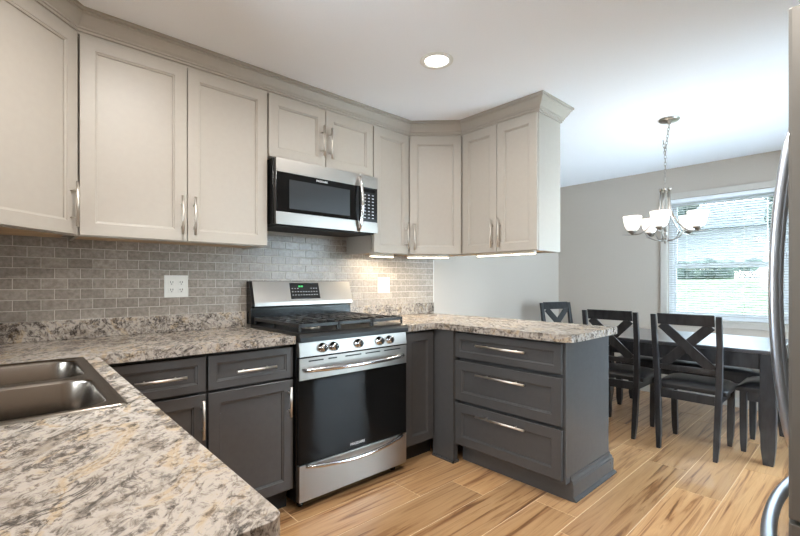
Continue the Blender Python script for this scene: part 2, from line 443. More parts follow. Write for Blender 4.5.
# ================================================================== OUTSIDE
def grass_mat():
    m, nt, p = new_mat('lawn_grass')
    mp = coords(nt); n = N(nt, 'ShaderNodeTexNoise', Scale=9, Detail=9, Roughness=.75); L(nt, mp, 'Vector', n, 'Vector')
    r = ramp(nt, [(.36, srgb(38, 48, 28)), (.5, srgb(60, 72, 42)), (.62, srgb(104, 108, 76))])
    L(nt, n, 'Fac', r, 'Fac'); L(nt, r, 'Color', p, 'Base Color'); p.inputs['Roughness'].default_value = .9
    bump(nt, p, n, 'Fac', .6, .05); return m
def leaf_mat(name, a, b, c):
    m, nt, p = new_mat(name)
    mp = coords(nt); n = N(nt, 'ShaderNodeTexNoise', Scale=3.4, Detail=9, Roughness=.8); L(nt, mp, 'Vector', n, 'Vector')
    r = ramp(nt, [(.35, a), (.5, b), (.64, c)]); L(nt, n, 'Fac', r, 'Fac'); L(nt, r, 'Color', p, 'Base Color'); p.inputs['Roughness'].default_value = .8
    bump(nt, p, n, 'Fac', .8, .2); return m
M['grass'] = grass_mat()
M['leaf'] = leaf_mat('tree_leaves', srgb(20, 33, 30), srgb(40, 56, 46), srgb(92, 104, 88))
M['siding'] = paint('white_siding', srgb(150, 150, 150), .6, 20, .05, .03)
M['roof'] = paint('slate_roof', srgb(56, 62, 64), .8, 20, .3, .15)
M['asphalt'] = paint('asphalt', srgb(90, 98, 104), .8, 60, .2, .1)
bm = bmesh.new(); nx, ny = 30, 40; g = []
for i in range(nx+1):
    row = []
    for j in range(ny+1):
        x = 4.15 + 36*(i/nx)**1.5; y = -40 + 70*j/ny
        z = -.35 + min(max((x-5.0)/10, 0), 1)*1.62 + random.uniform(-.03, .03)*(i > 2)
        row.append(bm.verts.new((x, y, z)))
    g.append(row)
for i in range(nx):
    for j in range(ny): bm.faces.new((g[i][j], g[i+1][j], g[i+1][j+1], g[i][j+1]))
gr = struct('ground', bm, 'grass', smooth=True)
gr.name = 'lawn'
struct('street', MB().box(17.5, 21.5, -38, 28, 1.27, 1.33), 'asphalt')
hs = thing('neighbour_house', 'white house with grey roof across the street outside the window', 'house', (30, 3, 1.25))
obj('wall', MB().box(26, 34, -3.2, 9.5, 1.25, 4.0), 'siding', hs)
mb = MB(); mb.bm.free(); mb.bm = bmesh.new()
v = [mb.bm.verts.new(p) for p in ((25.5, -3.7, 3.9), (34.5, -3.7, 3.9), (34.5, 10, 3.9), (25.5, 10, 3.9), (30, -3.7, 5.8), (30, 10, 5.8))]
for f in ((0, 1, 4), (2, 3, 5), (0, 4, 5, 3), (1, 2, 5, 4), (0, 3, 2, 1)): mb.bm.faces.new([v[i] for i in f])
obj('roof', mb, 'roof', hs)
bm = bmesh.new()
for k in range(26):
    c = Vector((16.6+random.uniform(-.2, .2), -.7+k*.15, 1.36+random.uniform(.10, .26))); s_ = random.uniform(.24, .36)
    res = bmesh.ops.create_icosphere(bm, subdivisions=3, radius=s_)
    for vv in res['verts']: vv.co = vv.co*(1+random.uniform(-.12, .12)) + c
tag(obj('hedge', bm, 'leaf', smooth=True), 'low dark green hedge at the top of the lawn, left side of the window view', 'hedge')
def tree(x, y, z, h, r, label):
    t = thing('leafy_tree', label, 'tree', (x, y, z), 'trees beyond the lawn')
    obj('trunk', MB().tube([(x, y, z-.1), (x+.05, y, z+h*.35), (x, y+.1, z+h*.6)], [.2, .15, .08], 10), 'bark', t)
    bm = bmesh.new()
    for k in range(11):
        a = random.uniform(0, 2*PI); rr = random.uniform(.2, .75)*r; zz = z+h*random.uniform(.42, .9)
        c = Vector((x+rr*math.cos(a), y+rr*math.sin(a), zz)); s = r*random.uniform(.4, .62)
        res = bmesh.ops.create_icosphere(bm, subdivisions=3, radius=s)
        for vv in res['verts']:
            vv.co = vv.co*(1+random.uniform(-.13, .13)); vv.co += c
    obj('crown', bm, 'leaf', t, smooth=True)
tree(23.6, -9.5, 1.22, 6.0, 2.3, 'leafy green tree beyond the street, nearest the refrigerator side of the window')
tree(23.0, -5.9, 1.22, 5.2, 1.9, 'leafy green tree beyond the street in front of the white house')
tree(22.8, 5.0, 1.22, 6.6, 2.6, 'leafy green tree at the left edge of the window view')
tree(23.0, -.6, 1.22, 6.2, 1.7, 'slim leafy green tree in front of the white house, left of the round-crowned one')
tree(27.5, -17.5, 1.22, 7.5, 3.2, 'tall leafy tree furthest right beyond the street')
tree(14.9, -3.9, 1.10, 2.4, 1.0, 'low round shrub tree on the lawn before the street')

# ================================================================== BACKSPLASH TILES
bs = thing('tile_backsplash', 'grey brick-pattern wall tile between worktop and upper cabinets', 'backsplash', (0, 0, ZT+.095))
obj('grout_bed', MB().box(XW+.001, 1.704, -.0045, -.0005, ZT+.0935, 1.49), 'grout', bs)
bm = bmesh.new(); lay = bm.loops.layers.color.new('piece')
TH, TW, g, zb0 = .0497, .0995, .0013, ZT+.0935
r = 0
while zb0 + r*TH < 1.49:
    za, zb_ = zb0+r*TH, min(zb0+(r+1)*TH, 1.49)
    x = XW - TW + (0.0 if r % 2 else TW/2) + .02
    while x < 1.704:
        a, b = max(x, XW+.001), min(x+TW, 1.704)
        if b-a > .008:
            c = (random.random(), random.random(), random.random(), 1); e = .0012
            if random.random() > .18: c = (.35+.45*c[0], c[1], c[2], 1)
            lo = [(a+g, -.0045, za+g), (b-g, -.0045, za+g), (b-g, -.0045, zb_-g), (a+g, -.0045, zb_-g)]
            hi = [(a+g+e, -.0062, za+g+e), (b-g-e, -.0062, za+g+e), (b-g-e, -.0062, zb_-g-e), (a+g+e, -.0062, zb_-g-e)]
            A = [bm.verts.new(p) for p in lo]; B = [bm.verts.new(p) for p in hi]
            fs = [bm.faces.new(B)] + [bm.faces.new((A[i], A[(i+1) % 4], B[(i+1) % 4], B[i])) for i in range(4)]
            for f in fs:
                for l in f.loops: l[lay] = c
        x += TW
    r += 1
obj('tiles', bm, 'tile', bs)
obj('edge_trim', MB().box(1.7045, 1.711, -.008, -.0005, ZT+.0935, 1.372), 'white', bs)

# ================================================================== WORKTOPS
def arc(cx, cy, r, a0, a1, n=6): return [(cx+r*math.cos(a0+(a1-a0)*i/n), cy+r*math.sin(a0+(a1-a0)*i/n)) for i in range(n+1)]
SX0, SX1, SY0, SY1 = -1.400, -.880, -1.492, -.684    # sink rim
YE = -2.152
wl = thing('worktop', 'speckled granite-look worktop around the sink, left of the range', 'worktop', (-1.1, -1, ZTB), 'granite-look worktops')
hx0, hx1, hy0, hy1 = SX0+.02, SX1-.02, SY0+.02, SY1-.02
mb = MB()
xo = -.836
# L-shaped slab pieces meeting round the sink opening
def slab(mb, pts_out, hole=None):
    bm = mb.bm
    lo = [bm.verts.new((x, y, ZTB)) for x, y in pts_out]; hi = [bm.verts.new((x, y, ZT)) for x, y in pts_out]
    n = len(pts_out)
    for i in range(n): bm.faces.new((lo[i], lo[(i+1) % n], hi[(i+1) % n], hi[i]))
    def fill(ring, hz):
        edges = [bm.edges.get((ring[i], ring[(i+1) % len(ring)])) or bm.edges.new((ring[i], ring[(i+1) % len(ring)])) for i in range(len(ring))]
        return edges
    eo_hi = fill(hi, ZT); eo_lo = fill(lo, ZTB)
    if hole:
        hl = [bm.verts.new((x, y, ZTB)) for x, y in hole]; hh = [bm.verts.new((x, y, ZT)) for x, y in hole]; k = len(hole)
        for i in range(k): bm.faces.new((hl[i], hl[(i+1) % k], hh[(i+1) % k], hh[i]))
        eo_hi += fill(hh, ZT); eo_lo += fill(hl, ZTB)
    bmesh.ops.triangle_fill(bm, use_beauty=True, edges=eo_hi); bmesh.ops.triangle_fill(bm, use_beauty=True, edges=eo_lo)
outer = [(XW+.001, -.001), (XW+.001, YE)] + arc(xo-.02, YE+.02, .02, -PI/2, 0, 4) + [(xo, -.652), (-.003, -.652), (-.003, -.001)]
slab(mb, outer, [(hx0, hy0), (hx1, hy0), (hx1, hy1), (hx0, hy1)])
obj('slab', mb, 'granite', wl, bevel=.005, seg=3)
obj('upstand', MB().box(XW+.02, -.003, -.0195, -.0005, ZT+.0005, ZT+.093), 'granite', wl, bevel=.003)
obj('side_upstand', MB().box(XW+.0005, XW+.0195, YE, -.0005, ZT+.0005, ZT+.093), 'granite', wl, bevel=.003)
wr = thing('worktop', 'speckled granite-look worktop over the peninsula and right of the range', 'worktop', (1.3, -.8, ZTB), 'granite-look worktops')
XP0, XP1, YPE = 1.045, 1.672, -1.588
outer = [(.765, -.001), (.765, -.652), (1.0, -.652)] + arc(1.0, -.697, .045, PI/2, 0, 5) + [(XP0, YPE+.07)] + arc(XP0+.07, YPE+.07, .07, PI, 1.5*PI, 6)[1:] + arc(XP1-.03, YPE+.03, .03, 1.5*PI, 2*PI, 4) + [(XP1, -.001)]
mb = MB(); slab(mb, outer)
obj('slab', mb, 'granite', wr, bevel=.005, seg=3)
obj('upstand', MB().box(.765, 1.700, -.0195, -.0005, ZT+.0005, ZT+.093), 'granite', wr, bevel=.003)

# ================================================================== SINK
sk = thing('double_sink', 'stainless steel double-bowl drop-in sink set in the worktop', 'sink', (-1.15, -1.1, ZT))
ymid = -1.085
bowls = [(SX0+.075, SX1-.028, SY0+.028, ymid-.014), (SX0+.075, SX1-.028, ymid+.014, SY1-.028)]
def rrect(x0, x1, y0, y1, r, n=5):
    return arc(x1-r, y1-r, r, 0, PI/2, n)+arc(x0+r, y1-r, r, PI/2, PI, n)+arc(x0+r, y0+r, r, PI, 1.5*PI, n)+arc(x1-r, y0+r, r, 1.5*PI, 2*PI, n)
bm = bmesh.new()
def ring(pts, z): return [bm.verts.new((x, y, z)) for x, y in pts]
def bridge(A, B):
    for i in range(len(A)): f = bm.faces.new((A[i], A[(i+1) % len(A)], B[(i+1) % len(B)], B[i])); f.smooth = True
o0 = ring(rrect(SX0, SX1, SY0, SY1, .015), ZT+.0006); o1 = ring(rrect(SX0+.003, SX1-.003, SY0+.003, SY1-.003, .015), ZT+.005)
o2 = ring(rrect(SX0+.012, SX1-.012, SY0+.012, SY1-.012, .018), ZT+.005); o3 = ring(rrect(SX0+.016, SX1-.016, SY0+.016, SY1-.016, .018), ZT+.0028)
bridge(o0, o1); bridge(o1, o2); bridge(o2, o3)
def loop_edges(R): return [bm.edges.get((R[i], R[(i+1) % len(R)])) or bm.edges.new((R[i], R[(i+1) % len(R)])) for i in range(len(R))]
ed = loop_edges(o3)
for (x0, x1, y0, y1) in bowls:
    b0 = ring(rrect(x0, x1, y0, y1, .07, 7), ZT+.0028); ed += loop_edges(b0)
    prev = b0
    for ins, dz, rr in ((.003, .000, .068), (.007, -.006, .066), (.012, -.10, .062), (.018, -.155, .058), (.035, -.172, .05), (.07, -.178, .045)):
        nb = ring(rrect(x0+ins, x1-ins, y0+ins, y1-ins, rr, 7), ZT+.001+dz); bridge(prev, nb); prev = nb
    f = bm.faces.new(prev)
bmesh.ops.triangle_fill(bm, use_beauty=True, edges=ed)
so = obj('basin', bm, 'sink', sk)
for (x0, x1, y0, y1) in bowls:
    cx_, cy_ = (x0+x1)/2, (y0+y1)/2
    obj('drain', MB().lathe([(.0, .003), (.018, .003), (.03, .001), (.042, .004), (.046, .0)], (cx_, cy_, ZT-.1765), 24), 'chrome', sk)

# ================================================================== BASE CABINETS
FN = lambda x, y: frame((x, y, 0), (1, 0), (0, -1))      # faces -y, a along +x
ZD1, ZD0 = .8494, .1224
def carcass(parent, x0, x1, y0, y1, z0=.10, z1=ZTB-.001, mat='base'):
    obj('body', MB().box(x0, x1, y0, y1, z0, z1), mat, parent)
YB = -.608
ca = thing('base_cabinet', 'dark grey base cabinet with drawer over narrow door beside the sink corner', 'cabinet', (-.64, -.3, 0), 'dark grey base cabinets')
carcass(ca, -.868, -.4305, YB+.02, -.003)
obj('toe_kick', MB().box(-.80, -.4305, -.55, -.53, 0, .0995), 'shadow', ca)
F = FN(0, YB)
door(ca, F, -.805, -.434, .694, ZD1, 'base', (-.618, .772, False), 'drawer', .035, .195)
door(ca, F, -.805, -.434, ZD0, .682, 'base', (-.452, .575, True), 'door', .05, .17)
cb = thing('base_cabinet', 'dark grey base cabinet with drawer over wide door, left beside the range', 'cabinet', (-.215, -.3, 0), 'dark grey base cabinets')
carcass(cb, -.4295, -.004, YB+.02, -.003)
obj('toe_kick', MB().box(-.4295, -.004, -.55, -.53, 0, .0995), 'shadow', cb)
door(cb, F, -.423, -.006, .694, ZD1, 'base', (-.207, .766, False), 'drawer', .035, .195)
door(cb, F, -.423, -.006, ZD0, .682, 'base', (-.031, .575, True), 'door', .05, .15)
cc = thing('base_cabinet', 'narrow dark grey one-door base cabinet between range and peninsula', 'cabinet', (.92, -.3, 0), 'dark grey base cabinets')
carcass(cc, .768, 1.10, YB+.02, -.003)
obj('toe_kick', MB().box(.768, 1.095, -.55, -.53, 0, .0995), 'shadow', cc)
door(cc, F, .785, 1.045, ZD0, ZD1, 'base', None, 'door', .055)
sb = thing('base_cabinet', 'dark grey sink base cabinet under the sink worktop', 'cabinet', (-1.15, -1.4, 0), 'dark grey base cabinets')
mb = MB().box(-1.47, -.89, -2.10, -2.08, .10, ZTB-.001).box(-1.47, -.89, -.64, -.62, .10, ZTB-.001).box(-1.47, -.89, -2.08, -.64, .10, .12)
mb.box(-.91, -.89, -2.08, -.64, .12, .155).box(-.91, -.89, -2.08, -.64, .83, ZTB-.001).box(-.91, -.89, -2.08, -2.03, .155, .83).box(-.91, -.89, -1.39, -1.35, .155, .83).box(-.91, -.89, -.70, -.64, .155, .83)
obj('body', mb, 'base', sb)
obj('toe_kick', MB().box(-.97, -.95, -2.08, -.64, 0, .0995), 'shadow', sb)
FX = frame((-.889, 0, 0), (0, 1), (1, 0))
door(sb, FX, -2.06, -1.374, ZD0, ZD1, 'base', (-1.42, .70, True)); door(sb, FX, -1.366, -.70, ZD0, ZD1, 'base', (-1.32, .70, True))

# peninsula: faces -x
pn = thing('peninsula_cabinet', 'dark grey peninsula cabinet with three wide drawers and moulded foot', 'cabinet', (1.37, -1.1, 0), 'dark grey base cabinets')
XPB, XPK, YPD0, YPD1 = 1.102, 1.648, -1.521, -.784
obj('body', MB().box(XPB+.02, XPK, YPD0+.006, -.792, .10, ZTB-.001), 'base', pn)
obj('corner_post', MB().box(1.058, 1.104, -.790, -.6085, .012, ZTB-.001).box(1.104, XPK, -.790, -.6085, .10, ZTB-.001), 'base', pn, bevel=.001)
obj('base_shoe', MB().box(1.046, 1.057, -.802, -.612, 0, .014).box(1.046, 1.104, -.802, -.791, 0, .014), 'base', pn)
obj('back_panel', MB().box(XPK+.0005, XPK+.012, YPD0, -.003, .0, ZTB-.001), 'base', pn)
obj('end_panel', MB().box(1.106, XPK+.012, YPD0-.012, YPD0+.0055, .10, ZTB-.001), 'base', pn, bevel=.001)
FP = frame((XPB-.0005, 0, 0), (0, 1), (-1, 0))
for k, (z0, z1, zh) in enumerate(((.700, ZD1, .783), (.410, .668, .600), (ZD0, .392, .345))):
    if k == 0: z0 = .690
    dr = obj('drawer', panel_bm(FP, YPD0+.002, YPD1, z0, z1, rail=.04 if k == 0 else .055), 'base', pn)
    obj('handle', pull_bm(FP, -1.144, zh, .34, False), 'nickel', dr)
# moulded foot: plinth along drawers (recessed), raised skirt round the end
obj('toe_kick', MB().box(1.150, 1.162, YPD0-.03, -.795, 0, .0995), 'base', pn)
prof = [(0, 0), (.034, 0), (.034, .010), (.024, .020), (.020, .020), (.020, .092), (.014, .096), (.014, .108), (.005, .118), (.005, .130), (.003, .132), (0, .132)]
obj('foot_moulding', MB().sweep(prof, [(1.151, YPD0-.013), (XPK+.013, YPD0-.013), (XPK+.013, -.25)]), 'base', pn, bevel=.001)

# ================================================================== UPPER CABINETS
ZU0, ZU1 = 1.385, 2.2507
ZUB = 2.300
G = 'light upper cabinets'
def under(parent, pts, z=ZU0):
    obj('bottom_panel', MB().prism(pts, z+.004, z+.016), 'ply', parent)
def face_rail(parent, x0, x1, y, z=ZU0): pass
def upper(label, x0, x1, z0, doors, hide_bottom=False):
    t = thing('wall_cabinet', label, 'cabinet', ((x0+x1)/2, -.15, z0), G)
    t_ = .014
    mb = MB().box(x0+.0005, x1-.0005, -.300, -.0008 if z0 > 1.5 else -.0075, z0+.0165, ZUB)
    mb.box(x0+.0005, x1-.0005, -.310, -.3005, ZU1+.003, ZUB)
    mb.box(x0+.0005, x0+t_, -.310, -.0075, z0-.004, z0+.0165).box(x1-t_, x1-.0005, -.310, -.0075, z0-.004, z0+.0165).box(x0+t_, x1-t_, -.310, -.292, z0-.004, z0+.0165)
    obj('body', mb, 'upper', t)
    obj('bottom_panel', MB().box(x0+t_, x1-t_, -.292, -.0075, z0+.006, z0+.0163), 'ply', t)
    Fd = FN(0, -.3105)
    for a0, a1, p in doors: door(t, Fd, a0, a1, z0, ZU1, 'upper', p)
    return t
xA, xB = -.861, -.4263
zh = 1.51
upper('light double-door wall cabinet to the left of the microwave', -.872, -.002, ZU0, [(xA+.002, xB-.002, (xB-.028, zh, True)), (xB+.002, -.006, (xB+.030, zh, True))])
m_ = upper('short light two-door wall cabinet above the microwave', 0, .762, 1.896, [(.004, .378, (.352, 2.05, True)), (.382, .757, (.408, 2.045, True))])
upper('narrow light one-door wall cabinet right of the microwave', .764, 1.106, ZU0, [(.766, 1.096, (1.062, zh, True))])

# diagonal corner cabinets
def diag(label, body, p0, p1, n, z, pull_a, w, ins=.012):
    t = thing('corner_wall_cabinet', label, 'cabinet', (sum(p[0] for p in body)/len(body), sum(p[1] for p in body)/len(body), z), G)
    bb = [(p[0]-n[0]*.010, p[1]-n[1]*.010) if (p in (p0, p1)) else p for p in body]
    obj('body', MB().prism(bb, z+.0165, ZUB), 'upper', t)
    obj('top_rail', MB().prism([p0, p1, (p1[0]-n[0]*.009, p1[1]-n[1]*.009), (p0[0]-n[0]*.009, p0[1]-n[1]*.009)], ZU1+.003, ZUB), 'upper', t)
    obj('bottom_rim', MB().prism([p0, p1, (p1[0]-n[0]*.018, p1[1]-n[1]*.018), (p0[0]-n[0]*.018, p0[1]-n[1]*.018)], z-.004, z+.016), 'upper', t)
    c = Vector((sum(p[0] for p in body)/len(body), sum(p[1] for p in body)/len(body)))
    sh = [tuple(c+(Vector(p)-c)*.90) for p in body]
    obj('bottom_panel', MB().prism(sh, z+.006, z+.0163), 'ply', t)
    u = (Vector(p1)-Vector(p0)).normalized(); Fd = frame((p0[0]+n[0]*.0005, p0[1]+n[1]*.0005, 0), tuple(u), n)
    door(t, Fd, ins, w-ins, z, ZU1, 'upper', (pull_a, zh, True))
    return t
s2 = math.sqrt(.5)
XUB, XUK = 1.393, 1.666
a = 1.1075; q = (XUB-a)
diag('light corner wall cabinet set diagonally beside the peninsula cabinets', [(a, -.0075), (XUK, -.0075), (XUK, -.31-q-.0), (XUB, -.31-q), (a, -.31)],
     (a, -.31), (XUB, -.31-q), (-s2, -s2), ZU0, .050, q/s2)
al = -.8735; ql = .31
diag('light corner wall cabinet set diagonally, nearest the camera above the sink corner', [(al, -.0075), (al, -.31), (al-ql, -.31-ql), (XW+.001, -.31-ql), (XW+.001, -.0075)],
     (al-ql, -.31-ql), (al, -.31), (s2, -s2), ZU0, ql/s2-.045, ql/s2, .008)
# over the peninsula
t = thing('wall_cabinet', 'light two-door cabinet hanging over the peninsula', 'cabinet', (1.53, -.9, ZU0), G)
y0, y1 = -1.2138, -.31-q-.001
mb = MB().box(XUB+.010, XUK, y0+.012, y1, ZU0+.0165, ZUB).box(XUB, XUB+.009, y0+.012, y1, ZU1+.003, ZUB).box(XUB, XUB+.018, y0+.012, y1, ZU0-.004, ZU0+.0165).box(XUK-.014, XUK, y0+.012, y1, ZU0-.004, ZU0+.0165).box(XUB+.018, XUK-.014, y0+.012, y0+.026, ZU0-.004, ZU0+.0165)
obj('body', mb, 'upper', t)
obj('end_panel', MB().box(XUB-.002, XUK+.002, y0, y0+.0115, ZU0-.004, ZUB), 'upper', t, bevel=.001)
obj('bottom_panel', MB().box(XUB+.018, XUK-.014, y0+.026, y1-.002, ZU0+.006, ZU0+.0163), 'ply', t)
FD = frame((XUB-.0005, 0, 0), (0, 1), (-1, 0))
ym = (y0+.004+y1-.01)/2
door(t, FD, y0+.004, ym-.002, ZU0, ZU1, 'upper', (ym-.03, zh, True)); door(t, FD, ym+.002, y1-.012, ZU0, ZU1, 'upper', (ym+.03, zh, True))

# crown moulding
prof = [(0, 2.254), (.008, 2.254), (.008, 2.264), (.015, 2.266), (.015, 2.275), (.021, 2.278), (.021, 2.284), (.030, 2.294), (.040, 2.310), (.049, 2.328), (.056, 2.332), (.056, 2.339), (.064, 2.341), (.064, 2.3535), (0, 2.3535)]
path = [(XW+.001, -.31-ql-.62), (al-ql, -.31-ql-.62), (al-ql, -.31-ql), (al, -.31), (a, -.31), (XUB, -.31-q), (XUB, y0), (XUK, y0), (XUK, -.001)]
path = path[1:]
e = .0012
path = [(path[0][0]+e, path[0][1]), (path[1][0]+e, path[1][1]-e), (path[2][0], path[2][1]-e*1.5), (path[3][0]-e*.5, path[3][1]-e*1.2), (path[4][0]-e*1.5, path[4][1]-e), (path[5][0]-.0035, path[5][1]-e), (path[6][0]+.0035, path[6][1]-e), (path[7][0]+.0035, path[7][1])]
cm = tag(obj('crown_moulding', MB().sweep(prof, path), 'upper'), 'light stepped crown moulding along the top of the upper cabinets', 'moulding')
t = thing('wall_cabinet', 'light one-door wall cabinet on the sink wall beside the corner cabinet', 'cabinet', (-1.33, -.9, ZU0), G)
obj('body', MB().box(XW+.001, al-ql-.0005, -.31-ql-.62, -.31-ql-.002, ZU0, ZUB), 'upper', t)
FW = frame((al-ql, 0, 0), (0, 1), (1, 0))
door(t, FW, -.31-ql-.615, -.31-ql-.318, ZU0, ZU1, 'upper', (-.31-ql-.35, zh, True)); door(t, FW, -.31-ql-.312, -.31-ql-.03, ZU0, ZU1, 'upper', (-.31-ql-.28, zh, True))

# ================================================================== UNDER-CABINET LIGHTS
def led(label, p, q_, power):
    c = (Vector(p)+Vector(q_))/2; d_ = Vector(q_)-Vector(p); ln = d_.length
    t = thing('under_cabinet_light', label, 'lamp', (c.x, c.y, ZU0-.004), 'under-cabinet light bars', rz=math.atan2(d_.y, d_.x))
    o = obj('housing', MB().box(-ln/2, ln/2, -.014, .014, -.012, .009), 'white', t, bevel=.002, local=True)
    o = obj('diffuser', MB().box(-ln/2+.005, ln/2-.005, -.011, .011, -.0165, -.0125), 'ledbar', t, local=True)
    l = bpy.data.lights.new('led', 'AREA'); l.shape = 'RECTANGLE'; l.size = ln*.95; l.size_y = .03; l.energy = power; l.color = (1, .86, .66)
    lo = bpy.data.objects.new('led_glow', l); COL.objects.link(lo); lo.parent = t; lo.location = (0, 0, -.019)
led('slim lit light bar under the narrow cabinet right of the microwave', (.86, -.17, 0), (1.08, -.17, 0), LK['under']*.7)
led('slim lit light bar under the diagonal corner cabinet', (1.18, -.22, 0), (1.42, -.44, 0), LK['under'])
led('slim lit light bar under the cabinet over the peninsula', (1.46, -1.15, 0), (1.46, -.68, 0), LK['under']*1.3)

# ================================================================== OUTLETS
def plate(name, label, cat, x0, x1, z0, z1, kind):
    t = thing(name, label, cat, ((x0+x1)/2, -.006, (z0+z1)/2))
    obj('cover_plate', MB().box(x0, x1, -.0125, -.0068, z0, z1), 'white', t, bevel=.002)
    w = x1-x0
    for k in (0, 1):
        cx = x0+w*(.30+.40*k); zc = (z0+z1)/2
        if kind == 'outlet':
            for s in (-1, 1):
                oo = obj('receptacle', MB().box(cx-.016, cx+.016, -.0145, -.0127, zc+s*.021-.014, zc+s*.021+.014), 'white', t, bevel=.004)
                mb = MB()
                for dx in (-.006, .006): mb.box(cx+dx-.0012, cx+dx+.0012, -.0150, -.0146, zc+s*.021-.001, zc+s*.021+.008)
                mb.box(cx-.002, cx+.002, -.0150, -.0146, zc+s*.021-.010, zc+s*.021-.006)
                obj('slots', mb, 'black', oo)
        else:
            sw = obj('rocker_switch', MB().box(cx-.017, cx+.017, -.0150, -.0127, zc-.034, zc+.034), 'white', t, bevel=.002)
            obj('recess_line', MB().box(cx-.019, cx+.019, -.0130, -.0126, zc-.036, zc+.036), 'keys', sw)
    return t
plate('electrical_outlet', 'white double electrical outlet on the grey tile left of the range', 'outlet', -.454, -.332, 1.095, 1.218, 'outlet')
plate('light_switch', 'white two-gang light switch on the grey tile right of the range', 'switch', 1.063, 1.185, 1.092, 1.216, 'switch')

# ================================================================== RANGE
rg = thing('gas_range', 'stainless steel freestanding gas range with black cooktop', 'stove', (.381, -.35, 0))
X0, X1, YF = .004, .757, -.640
obj('body', MB().box(X0, X1, YF, -.03, .045, .898), 'black', rg, bevel=.002)
for sx in (X0+.05, X1-.05):
    for sy in (YF+.05, -.1): obj('foot', MB().lathe([(.018, 0), (.018, .012), (.010, .016), (.010, .0445)], (sx, sy, 0), 16, close=True), 'black', rg)
# cooktop with rolled front edge
prof = [(-.684, .872), (-.684, .896), (-.676, .912), (-.66, .919), (-.60, .921), (-.075, .921), (-.075, .8985), (-.641, .8985), (-.641, .872)]
mb = MB(); bm = mb.bm
A = [bm.verts.new((X0-.0, y, z)) for y, z in prof]; B = [bm.verts.new((X1, y, z)) for y, z in prof]
bm.faces.new(A); bm.faces.new(B[::-1])
for i in range(len(prof)): bm.faces.new((A[i], B[i], B[(i+1) % len(prof)], A[(i+1) % len(prof)]))
obj('cooktop', mb, 'cookblack', rg, bevel=.002)
# burners
for bx, by, br in ((.17, -.22, .036), (.17, -.50, .048), (.381, -.36, .040), (.59, -.22, .036), (.59, -.50, .048)):
    b_ = obj('burner', MB().lathe([(br*1.25, 0), (br*1.2, .008), (br, .011), (br*.95, .011)], (bx, by, .9215), 24, close=True), 'steel', rg)
    obj('burner_cap', MB().lathe([(br*.98, 0), (br*.98, .005), (br*.8, .009)], (bx, by, .9328), 24, close=True), 'blackmatte', b_)
# three cast-iron grates
zg0, zg1 = .948, .964
for gx0, gx1 in ((.018, .262), (.266, .496), (.500, .744)):
    mb = MB(); ya, yb = -.645, -.095; w = .011
    mb.box(gx0, gx0+w, ya, yb, zg0-.004, zg1).box(gx1-w, gx1, ya, yb, zg0-.004, zg1).box(gx0+w, gx1-w, ya, ya+w, zg0-.004, zg1).box(gx0+w, gx1-w, yb-w, yb, zg0-.004, zg1)
    cxg = (gx0+gx1)/2
    mb.box(cxg-w/2, cxg+w/2, ya+w, yb-w, zg0+.002, zg1)
    for xx_ in (gx0+(gx1-gx0)*.27, gx0+(gx1-gx0)*.73): mb.box(xx_-w/2, xx_+w/2, ya+w, ya+.10, zg0+.002, zg1).box(xx_-w/2, xx_+w/2, ya+.20, yb-.20, zg0+.002, zg1).box(xx_-w/2, xx_+w/2, yb-.10, yb-w, zg0+.002, zg1)
    for k in range(1, 6):
        yy = ya+(yb-ya)*k/6
        mb.box(gx0+w, cxg-w/2, yy-w/2, yy+w/2, zg0, zg1).box(cxg+w/2, gx1-w, yy-w/2, yy+w/2, zg0, zg1)
    for lx in (gx0, gx1-w):
        for ly in (ya, (ya+yb)/2, yb-w): mb.box(lx, lx+w, ly, ly+w, .9213, zg0-.004)
    # raised finger tips along the front
    for k in range(4):
        xx = gx0+.02+(gx1-gx0-.05)*k/3
        mb.box(xx, xx+.010, ya+.002, ya+.075, zg1-.001, zg1+.007)
    obj('grate', mb, 'blackmatte', rg, bevel=.003)
# back guard
mb = MB(); bm = mb.bm
prof = [(-.008, .9213), (-.008, 1.186), (-.050, 1.186), (-.092, 1.045), (-.092, 1.030), (-.072, 1.022), (-.072, .9213)]
A = [bm.verts.new((X0+.004, y, z)) for y, z in prof]; B = [bm.verts.new((X1-.004, y, z)) for y, z in prof]
bm.faces.new(A); bm.faces.new(B[::-1])
for i in range(len(prof)): bm.faces.new((A[i], B[i], B[(i+1) % len(prof)], A[(i+1) % len(prof)]))
bgd = obj('backguard', mb, 'black', rg, bevel=.002)
def slope(s, off): # along slanted face from top (0) to bottom (1)
    y = -.050+(-.042)*s; z = 1.186-.141*s; n = Vector((0, -.141, -.042)).normalized() if False else Vector((0, -.958, .286))
    return Vector((0, y, z))+n*off
mb = MB(); bm = mb.bm
pts = [slope(.02, .0006), slope(.02, .003), slope(.95, .0045), slope(1.02, .003), Vector((0, -.0965, 1.030)), Vector((0, -.078, 1.019)), Vector((0, -.0925, 1.030)), slope(1.0, .0006)]
A = [bm.verts.new((X0+.020, p.y, p.z)) for p in pts]; B = [bm.verts.new((X1-.003, p.y, p.z)) for p in pts]
bm.faces.new(A); bm.faces.new(B[::-1])
for i in range(len(pts)): bm.faces.new((A[i], B[i], B[(i+1) % len(pts)], A[(i+1) % len(pts)]))
obj('control_fascia', mb, 'steel', rg)
